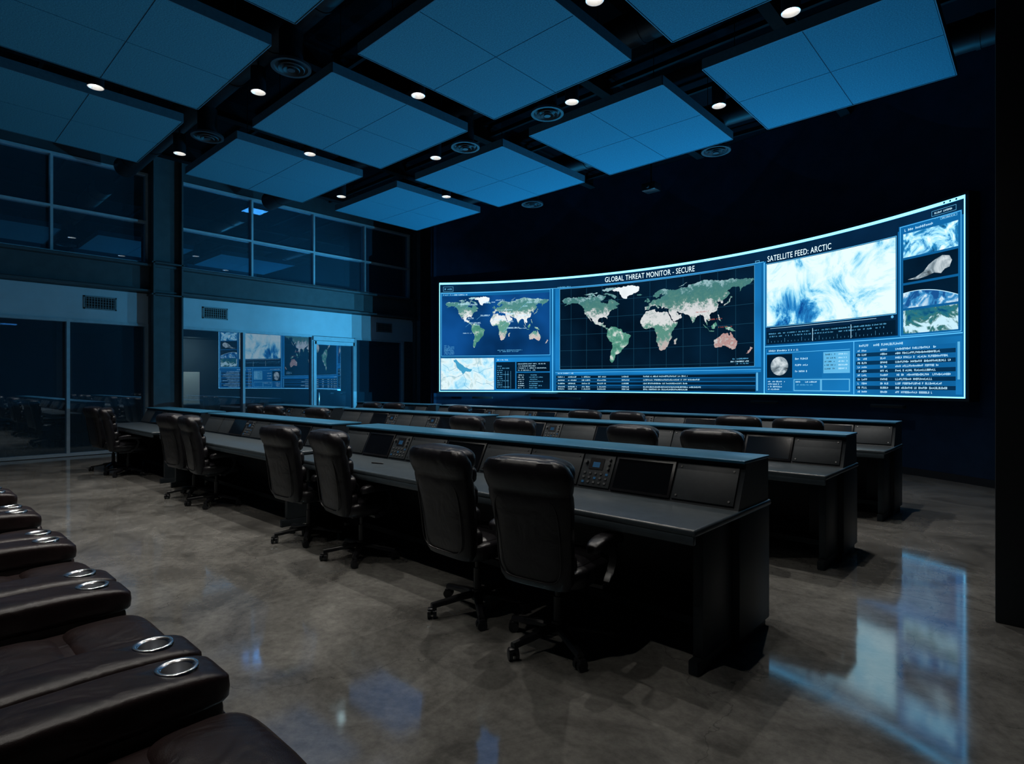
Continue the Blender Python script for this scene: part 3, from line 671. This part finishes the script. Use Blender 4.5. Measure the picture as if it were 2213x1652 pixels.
# ---------------------------------------------------------------- desks
SY0,SZ0=.61,.835; SD=Vector((0,.447,.894)); SN=Vector((0,-.894,.447))
SM=Matrix(((1,0,0,0),(0,SD.y,SN.y,SY0),(0,SD.z,SN.z,SZ0),(0,0,0,1)))
def make_desk(L,mods):
    e=empty('control_desk'); h=L/2
    m=MB()
    for sx in(-1,1):
        xa,xb=(h-.30,h-.0) if sx>0 else (-h,-h+.30)
        m.box(xa,xb,.62,1.13,.05,.8,0,.008)
        m.box(xa+.02,xb-.02,.64,1.11,0,.05)
        xi=(h-.10,h-.04) if sx>0 else(-h+.04,-h+.10)
        m.box(xi[0],xi[1],.2,.62,.08,.8,0,.006); m.box(xi[0],xi[1],.14,.62,0,.08,0,.01)
    m.box(-h+.3,h-.3,.95,1.0,.04,.8)
    m.box(-h+.1,h-.1,.3,.36,.7,.79)
    m.box(-h+.3,h-.3,.9,.95,.0,.1)
    m.box(-h+.1,h-.1,.5,.54,.12,.17)
    m.out('desk_body',M_deskbody,parent=e)
    m=MB(); m.box(-h-.01,h+.01,0,1.14,.795,.835,0,.014,3); m.box(-h,h,.0,.03,.75,.8,0,.008)
    m.out('worktop',M_worktop,parent=e)
    m=MB(); pr=[(.61,.835),(.735,1.085),(.735,1.11),(1.12,1.11),(1.12,.835)]
    m.prism(pr,-h+.005,h-.005); m.out('console_hutch',M_hutch,parent=e)
    m=MB(); m.box(-h,h,.70,1.135,1.108,1.128,0,.006); m.out('top_shelf',M_shelf,parent=e)
    x=h-.03
    for t,w in mods:
        x0,x1=x-w+.006,x-.006
        m=MB()
        if t=='B':
            m.box(x0,x1,.02,.265,0,.012,0,.003,2,SM)
            for cx in(x0+.03,x1-.03):
                for cv in(.045,.24):
                    m.cyl(SM@Vector((cx,cv,.012)),SM@Vector((cx,cv,.016)),.007,n=10,mi=1)
            m.out('blank_panel',[M_plate,M_screw],parent=e)
        elif t=='M':
            m.box(x0,x1,.015,.27,0,.014,0,.004,2,SM); m.box(x0+.02,x1-.02,.035,.25,.012,.0155,1,0,2,SM)
            m.out('monitor',[M_plastic,M_glassblk],parent=e)
        else:
            m.box(x0,x1,.02,.265,0,.012,0,.003,2,SM)
            w2=x1-x0; xc=(x0+x1)/2
            m.box(xc-.07,xc+.05,.15,.235,.012,.016,2,0,2,SM); m.box(xc-.04,xc+.02,.165,.205,.015,.0165,3,0,2,SM)
            for i in range(5):
                for j in range(3):
                    bx=x0+.04+i*(w2-.08)/4; m.box(bx-.010,bx+.010,.042+j*.034,.058+j*.034,.012,.018,1 if (i*3+j)%7 else 3,.002,1,SM)
            for j in range(3): 
                c=SM@Vector((x1-.035,.16+j*.035,.012)); m.cyl(c,c+SN*.018,.012,.01,12,1)
            c=SM@Vector((x0+.035,.2,.012)); m.cyl(c,c+SN*.02,.016,.013,14,1)
            m.out('control_panel',[M_plate,M_button,M_plastic,M_led],parent=e)
        x-=w
    return e
full=[('B',.42),('M',.47),('C',.28),('B',.52),('B',.52),('M',.52),('B',.53),('C',.28),('M',.47),('B',.43)]
mid=[('B',.4),('M',.47),('C',.28),('B',.41),('B',.41),('C',.28),('M',.47),('B',.41),('B',.6)]
sm=[('B',.4),('M',.47),('C',.28),('B',.41),('C',.28),('M',.47),('B',.56)]
DA=make_desk(4.5,full); DB=make_desk(3.79,mid); DC=make_desk(2.93,sm)
for r,(yf,ok) in enumerate(((2.86,1),(5.3,1),(7.7,1))):
    for k,(D,xc) in enumerate(((DA,-3.6),(DB,-8.1),(DC,-11.85))):
        if r==0: o=D
        else: o=copy_tree(D)
        o.location=(xc,yf,0)
        top(o,'long black control desk with sloped monitor console and graphite worktop','control desk','rows of control desks')
m=MB(); m.cyl((-.07,0,.006),(.06,0,.006),.006,n=10); m.cyl((.06,0,.006),(.075,0,.006),.006,.001,10); top(m.out('pen',M_plastic,loc=(-4.7,3.2,.836),rot=(0,0,.3)),'black pen lying on the desk worktop','pen')

# ---------------------------------------------------------------- office chairs
def make_chair():
    e=empty('office_chair')
    m=MB()
    m.rings([[Vector((x*w,y,z+dz)) for (x,dz) in((1,-.012),(1,.008),(.6,.02),(-.6,.02),(-1,.008),(-1,-.012))] for (y,z,w) in((.03,.115,.034),(.12,.11,.03),(.22,.095,.026),(.34,.08,.02))],0)
    leg=m.out('base_leg',M_plastic,parent=e)
    m=MB(); m.cyl((-.03,0,.032),(-.008,0,.032),.032,n=18); m.cyl((.008,0,.032),(.03,0,.032),.032,n=18); m.cyl((-.01,0,.032),(.01,0,.032),.012,n=10); m.cyl((0,-.012,.03),(0,-.012,.085),.01,n=10); m.box(-.031,.031,-.024,.024,.045,.07,0,.01)
    cas=m.out('caster',M_plastic,parent=e)
    for k in range(5):
        a=2*math.pi*k/5+.3
        lo=leg if k==0 else leg.copy(); co=cas if k==0 else cas.copy()
        if k: COL.objects.link(lo); COL.objects.link(co)
        lo.rotation_euler=(0,0,a); co.location=(-math.sin(a)*.335,math.cos(a)*.335,0); co.rotation_euler=(0,0,a+.6*k)
    m=MB(); m.cyl((0,0,.08),(0,0,.15),.045,.038); m.cyl((0,0,.15),(0,0,.3),.028); m.cyl((0,0,.3),(0,0,.42),.018); m.box(-.1,.1,-.14,.14,.385,.425,0,.012); m.cyl((.1,.04,.4),(.24,.05,.395),.007,n=8)
    m.out('gas_column',M_plastic,parent=e)
    m=MB()
    def sf(q):
        q=q.copy(); q.z-=.025*max(0,q.y/.27)**3; q.z+=.015*(q.x/.27)**2; return q
    m.sell((0,.02,.475),.28,.275,.07,.45,.42,32,14,0,sf); m.sell((0,.03,.52),.235,.225,.055,.5,.45,28,10,0)
    m.out('seat',M_leather,parent=e)
    m=MB(); R=[]
    prof=[(.43,.15,.025),(.44,.215,.05),(.48,.240,.068),(.58,.247,.075),(.72,.254,.079),(.84,.264,.082),(.93,.274,.084),(.975,.277,.079),(.992,.275,.074),(1.01,.281,.080),(1.05,.289,.090),(1.10,.289,.090),(1.14,.275,.076),(1.168,.248,.055),(1.18,.19,.026)]
    def cy(z): t=(z-.45)/.73; return -.235-.13*t+.025*math.sin(t*math.pi)
    N=44
    for z,w,dd in prof:
        R.append([Vector((w*spow(math.cos(2*math.pi*(i+.5)/N),.55),cy(z)+dd*spow(math.sin(2*math.pi*(i+.5)/N),.7),z)) for i in range(N)])
    m.rings(R,0)
    for zz,hh in ((.56,.085),(.71,.085),(.86,.085)): m.sell((0,cy(zz)+.07,zz),.225,.05,hh,.55,.5)
    pz=[]
    for i in range(44):
        a=2*math.pi*i/44; z=.73+.25*spow(math.sin(a),.4); xx=.215*spow(math.cos(a),.4); pz.append((xx,cy(z)-.071,z))
    m.tube(pz,.005,6,0,True)
    m.out('backrest',M_leather,parent=e)
    m=MB(); m.sell((0,cy(1.10)+.03,1.105),.274,.105,.09,.7,.5,36,16); m.sell((0,cy(1.0)+.09,1.0),.225,.05,.07,.6,.5); m.out('headrest',M_leather,parent=e)
    m=MB()
    def pf(q): 
        q=q.copy(); q.z-=.02*(q.y/.16)**2; return q
    m.sell((0,.02,.69),.052,.18,.036,.5,.5,28,12,1,pf)
    m.ribbon([(-.12,.655),(-.05,.665),(.05,.662),(.11,.642),(.135,.595),(.12,.53),(.08,.47),(.02,.435)],0,.024,.014,0)
    ar=m.out('armrest',[M_plastic,M_leather],parent=e,loc=(.315,0,0)); a2=ar.copy(); COL.objects.link(a2); a2.location=(-.315,0,0)
    m=MB(); m.ribbon([(-.1,.41),(-.2,.42),(-.26,.47),(-.3,.56)],0,.04,.012); m.box(-.32,.32,-.03,.03,.415,.435); m.out('back_bracket',M_plastic,parent=e)
    return e
C0=make_chair()
CH=[(-2.2,2.80,.12),(-2.96,2.85,-.05),(-4.66,3.0,-.12),(-5.6,2.98,.05),(-8.12,3.0,-.1),(-8.93,3.0,.12),(-11.9,2.92,-.2),(-12.8,2.9,.1),
(-2.25,5.43,.05),(-3.03,5.42,-.08),(-4.7,5.43,.1),(-5.5,5.43,0),(-9.3,5.4,.1),(-10.9,5.4,0),(-11.7,5.4,-.1),
(-2.2,7.8,0),(-2.95,7.8,.1),(-4.55,7.8,-.05),(-5.35,7.8,.05),(-8.25,7.8,0),(-10.4,7.8,.1),(-11.2,7.8,0)]
for k,(x,y,a) in enumerate(CH):
    o=C0 if k==0 else copy_tree(C0)
    o.location=(x,y,0); o.rotation_euler=(0,0,a)
    top(o,'high-back black leather office chair on casters at the desk','office chair','office chairs at the control desks')
for k,(x,y,a) in enumerate([(-17.3,1.3,-1.6),(-17.3,2.2,-1.5),(-17.3,3.2,-1.7),(-19.2,1.5,1.6),(-19.2,2.4,1.5),(-19.2,3.3,1.6),(-17.2,6.6,-1.5),(-17.2,7.8,-1.4),(-17.7,10.4,-1.6)]):
    o=copy_tree(C0); o.location=(x,y,0); o.rotation_euler=(0,0,a+math.pi)
    top(o,'black leather office chair in the dark room behind the glass','office chair','office chairs behind the glass')
for (y0,y1) in ((.8,3.8),(6.,8.6)):
    m=MB(); m.box(-18.75,-17.75,y0,y1,.71,.75,0,.01)
    for y in (y0+.4,y1-.4): m.box(-18.45,-18.05,y-.04,y+.04,.02,.71); m.box(-18.6,-17.9,y-.08,y+.08,0,.03)
    top(m.out('conference_table',M_table),'long dark conference table behind the glass','table')
m=MB(); m.box(-20.98,-20.95,6.2,7.2,.95,2.0); m.box(-20.95,-20.9,6.2,7.2,.91,.95,1); top(m.out('whiteboard',[M_board,M_frame]),'white board on the wall of the room behind the glass','whiteboard')
def arealamp(name,loc,size,e,col,rot=(0,0,0)):
    ld=bpy.data.lights.new(name,'AREA'); ld.energy=e; ld.color=col; ld.size=size; l=bpy.data.objects.new(name,ld); COL.objects.link(l); l.location=loc; l.rotation_euler=rot; return l
arealamp('room_fill_lamp',(-20.0,6.7,3.0),.3,34,(1,.88,.74),(0,math.radians(38),0)); arealamp('room_fill_lamp',(-18.5,2.,3.05),.4,7,(.2,.55,1)); arealamp('room_fill_lamp',(-18.5,8,7.1),.6,20,(.2,.6,1)); arealamp('room_fill_lamp',(-18.5,1.5,7.1),.6,16,(.2,.6,1))  # added unseen lamps light the whiteboard and the rooms behind the glass

# ---------------------------------------------------------------- recliners
def make_recliner():
    e=empty('recliner')
    m=MB(); m.box(-.34,.34,-.55,.7,.06,.34,0,.04,3); m.box(-.42,.42,-.5,.6,.0,.07,1); m.out('seat_base',[M_brown,M_plastic],parent=e)
    def sf(q):
        q=q.copy(); q.z+=.02*math.cos(q.x/.34*1.5); 
        if q.y>.3: q.z-=.05*((q.y-.3)/.25)**2
        return q
    m=MB(); m.sell((0,.30,.38),.335,.56,.13,.35,.3,40,16,0,sf)
    m.sell((0,.14,.46),.27,.36,.08,.5,.35,32,12,0,sf); m.sell((0,.66,.47),.31,.17,.08,.6,.5,32,12,0)
    m.tube([(-.3,.5,.49),(-.15,.495,.515),(0,.49,.52),(.15,.495,.515),(.3,.5,.49)],.006,6)
    m.out('seat_cushion',M_brown,parent=e)
    m=MB(); m.sell((0,.83,.24),.325,.07,.2,.4,.3); m.out('footrest',M_brown,parent=e)
    m=MB()
    def bf(q): 
        q=q.copy(); q.y-=q.z*.22; return q
    m.sell((0,-.38,.78),.35,.13,.4,.4,.4,36,18,0,bf); m.sell((0,-.27,.62),.3,.1,.16,.5,.45,28,12,0); m.sell((0,-.33,.85),.31,.1,.12,.5,.45,28,12,0)
    m.out('backrest',M_brown,parent=e)
    m=MB(); m.sell((0,-.36,1.08),.3,.11,.13,.5,.45); m.out('headrest',M_brown,parent=e)
    for sx in(-.46,.46):
        m=MB()
        m.sell((0,.14,.285),.108,.65,.275,.14,.12,48,20,0)
        m.tube([(-.109,.3,.47),(-.109,.6,.47),(-.108,.76,.465),(-.09,.793,.465),(0,.797,.465),(.09,.793,.465),(.108,.76,.465),(.109,.6,.47),(.109,.3,.47)],.004,6)
        ar=m.out('armrest',M_brown,parent=e,loc=(sx,0,0))
        pm=MB()
        def pf(q):
            q=q.copy()
            if q.y>.25: q.z-=.016*((q.y-.25)/.4)**2
            return q
        pm.sell((0,.14,.58),.124,.672,.07,.42,.2,56,20,0,pf)
        pad=pm.out('arm_pad',M_brown,parent=ar)
        cm=MB(); cm.cyl((0,.67,.575),(0,.67,.8),.05,.05,28); cut=cm.out('cut',M_brown,parent=ar)
        md=pad.modifiers.new('b','BOOLEAN'); md.object=cut; md.operation='DIFFERENCE'; md.solver='EXACT'
        bpy.context.view_layer.update()
        dg=bpy.context.evaluated_depsgraph_get(); nm=bpy.data.meshes.new_from_object(pad.evaluated_get(dg)); pad.modifiers.clear(); pad.data=nm
        bpy.data.objects.remove(cut)
        zc=.58+.07*.94-.007
        c=MB(); c.lathe((0,.67,zc),[(.068,-.012),(.068,.002),(.064,.007),(.054,.006),(.047,-.002)],36,0); c.lathe((0,.67,zc),[(.047,-.002),(.044,-.055),(.0005,-.056)],36,1)
        c.out('cup_holder',[M_chrome,M_cupin],parent=ar,ang=60)['label']='round chrome cup holder'
    return e
R0=make_recliner()
for k in range(8):
    o=R0 if k==0 else copy_tree(R0)
    o.location=(-1.70-1.175*k,0,0)
    top(o,'dark brown leather cinema recliner with chrome cup holders','recliner','row of leather recliners')

w=bpy.data.worlds.new('world'); sc.world=w; w.use_nodes=True; w.node_tree.nodes['Background'].inputs[0].default_value=(.002,.004,.008,1)
cam=bpy.data.cameras.new('camera'); co=bpy.data.objects.new('camera',cam); COL.objects.link(co); sc.camera=co
cam.lens=36*1251/2213; cam.sensor_width=36; co.location=(0,0,1.6); co.rotation_euler=(math.radians(90),0,math.radians(42.68)); cam.shift_y=4/2213; cam.clip_start=.05
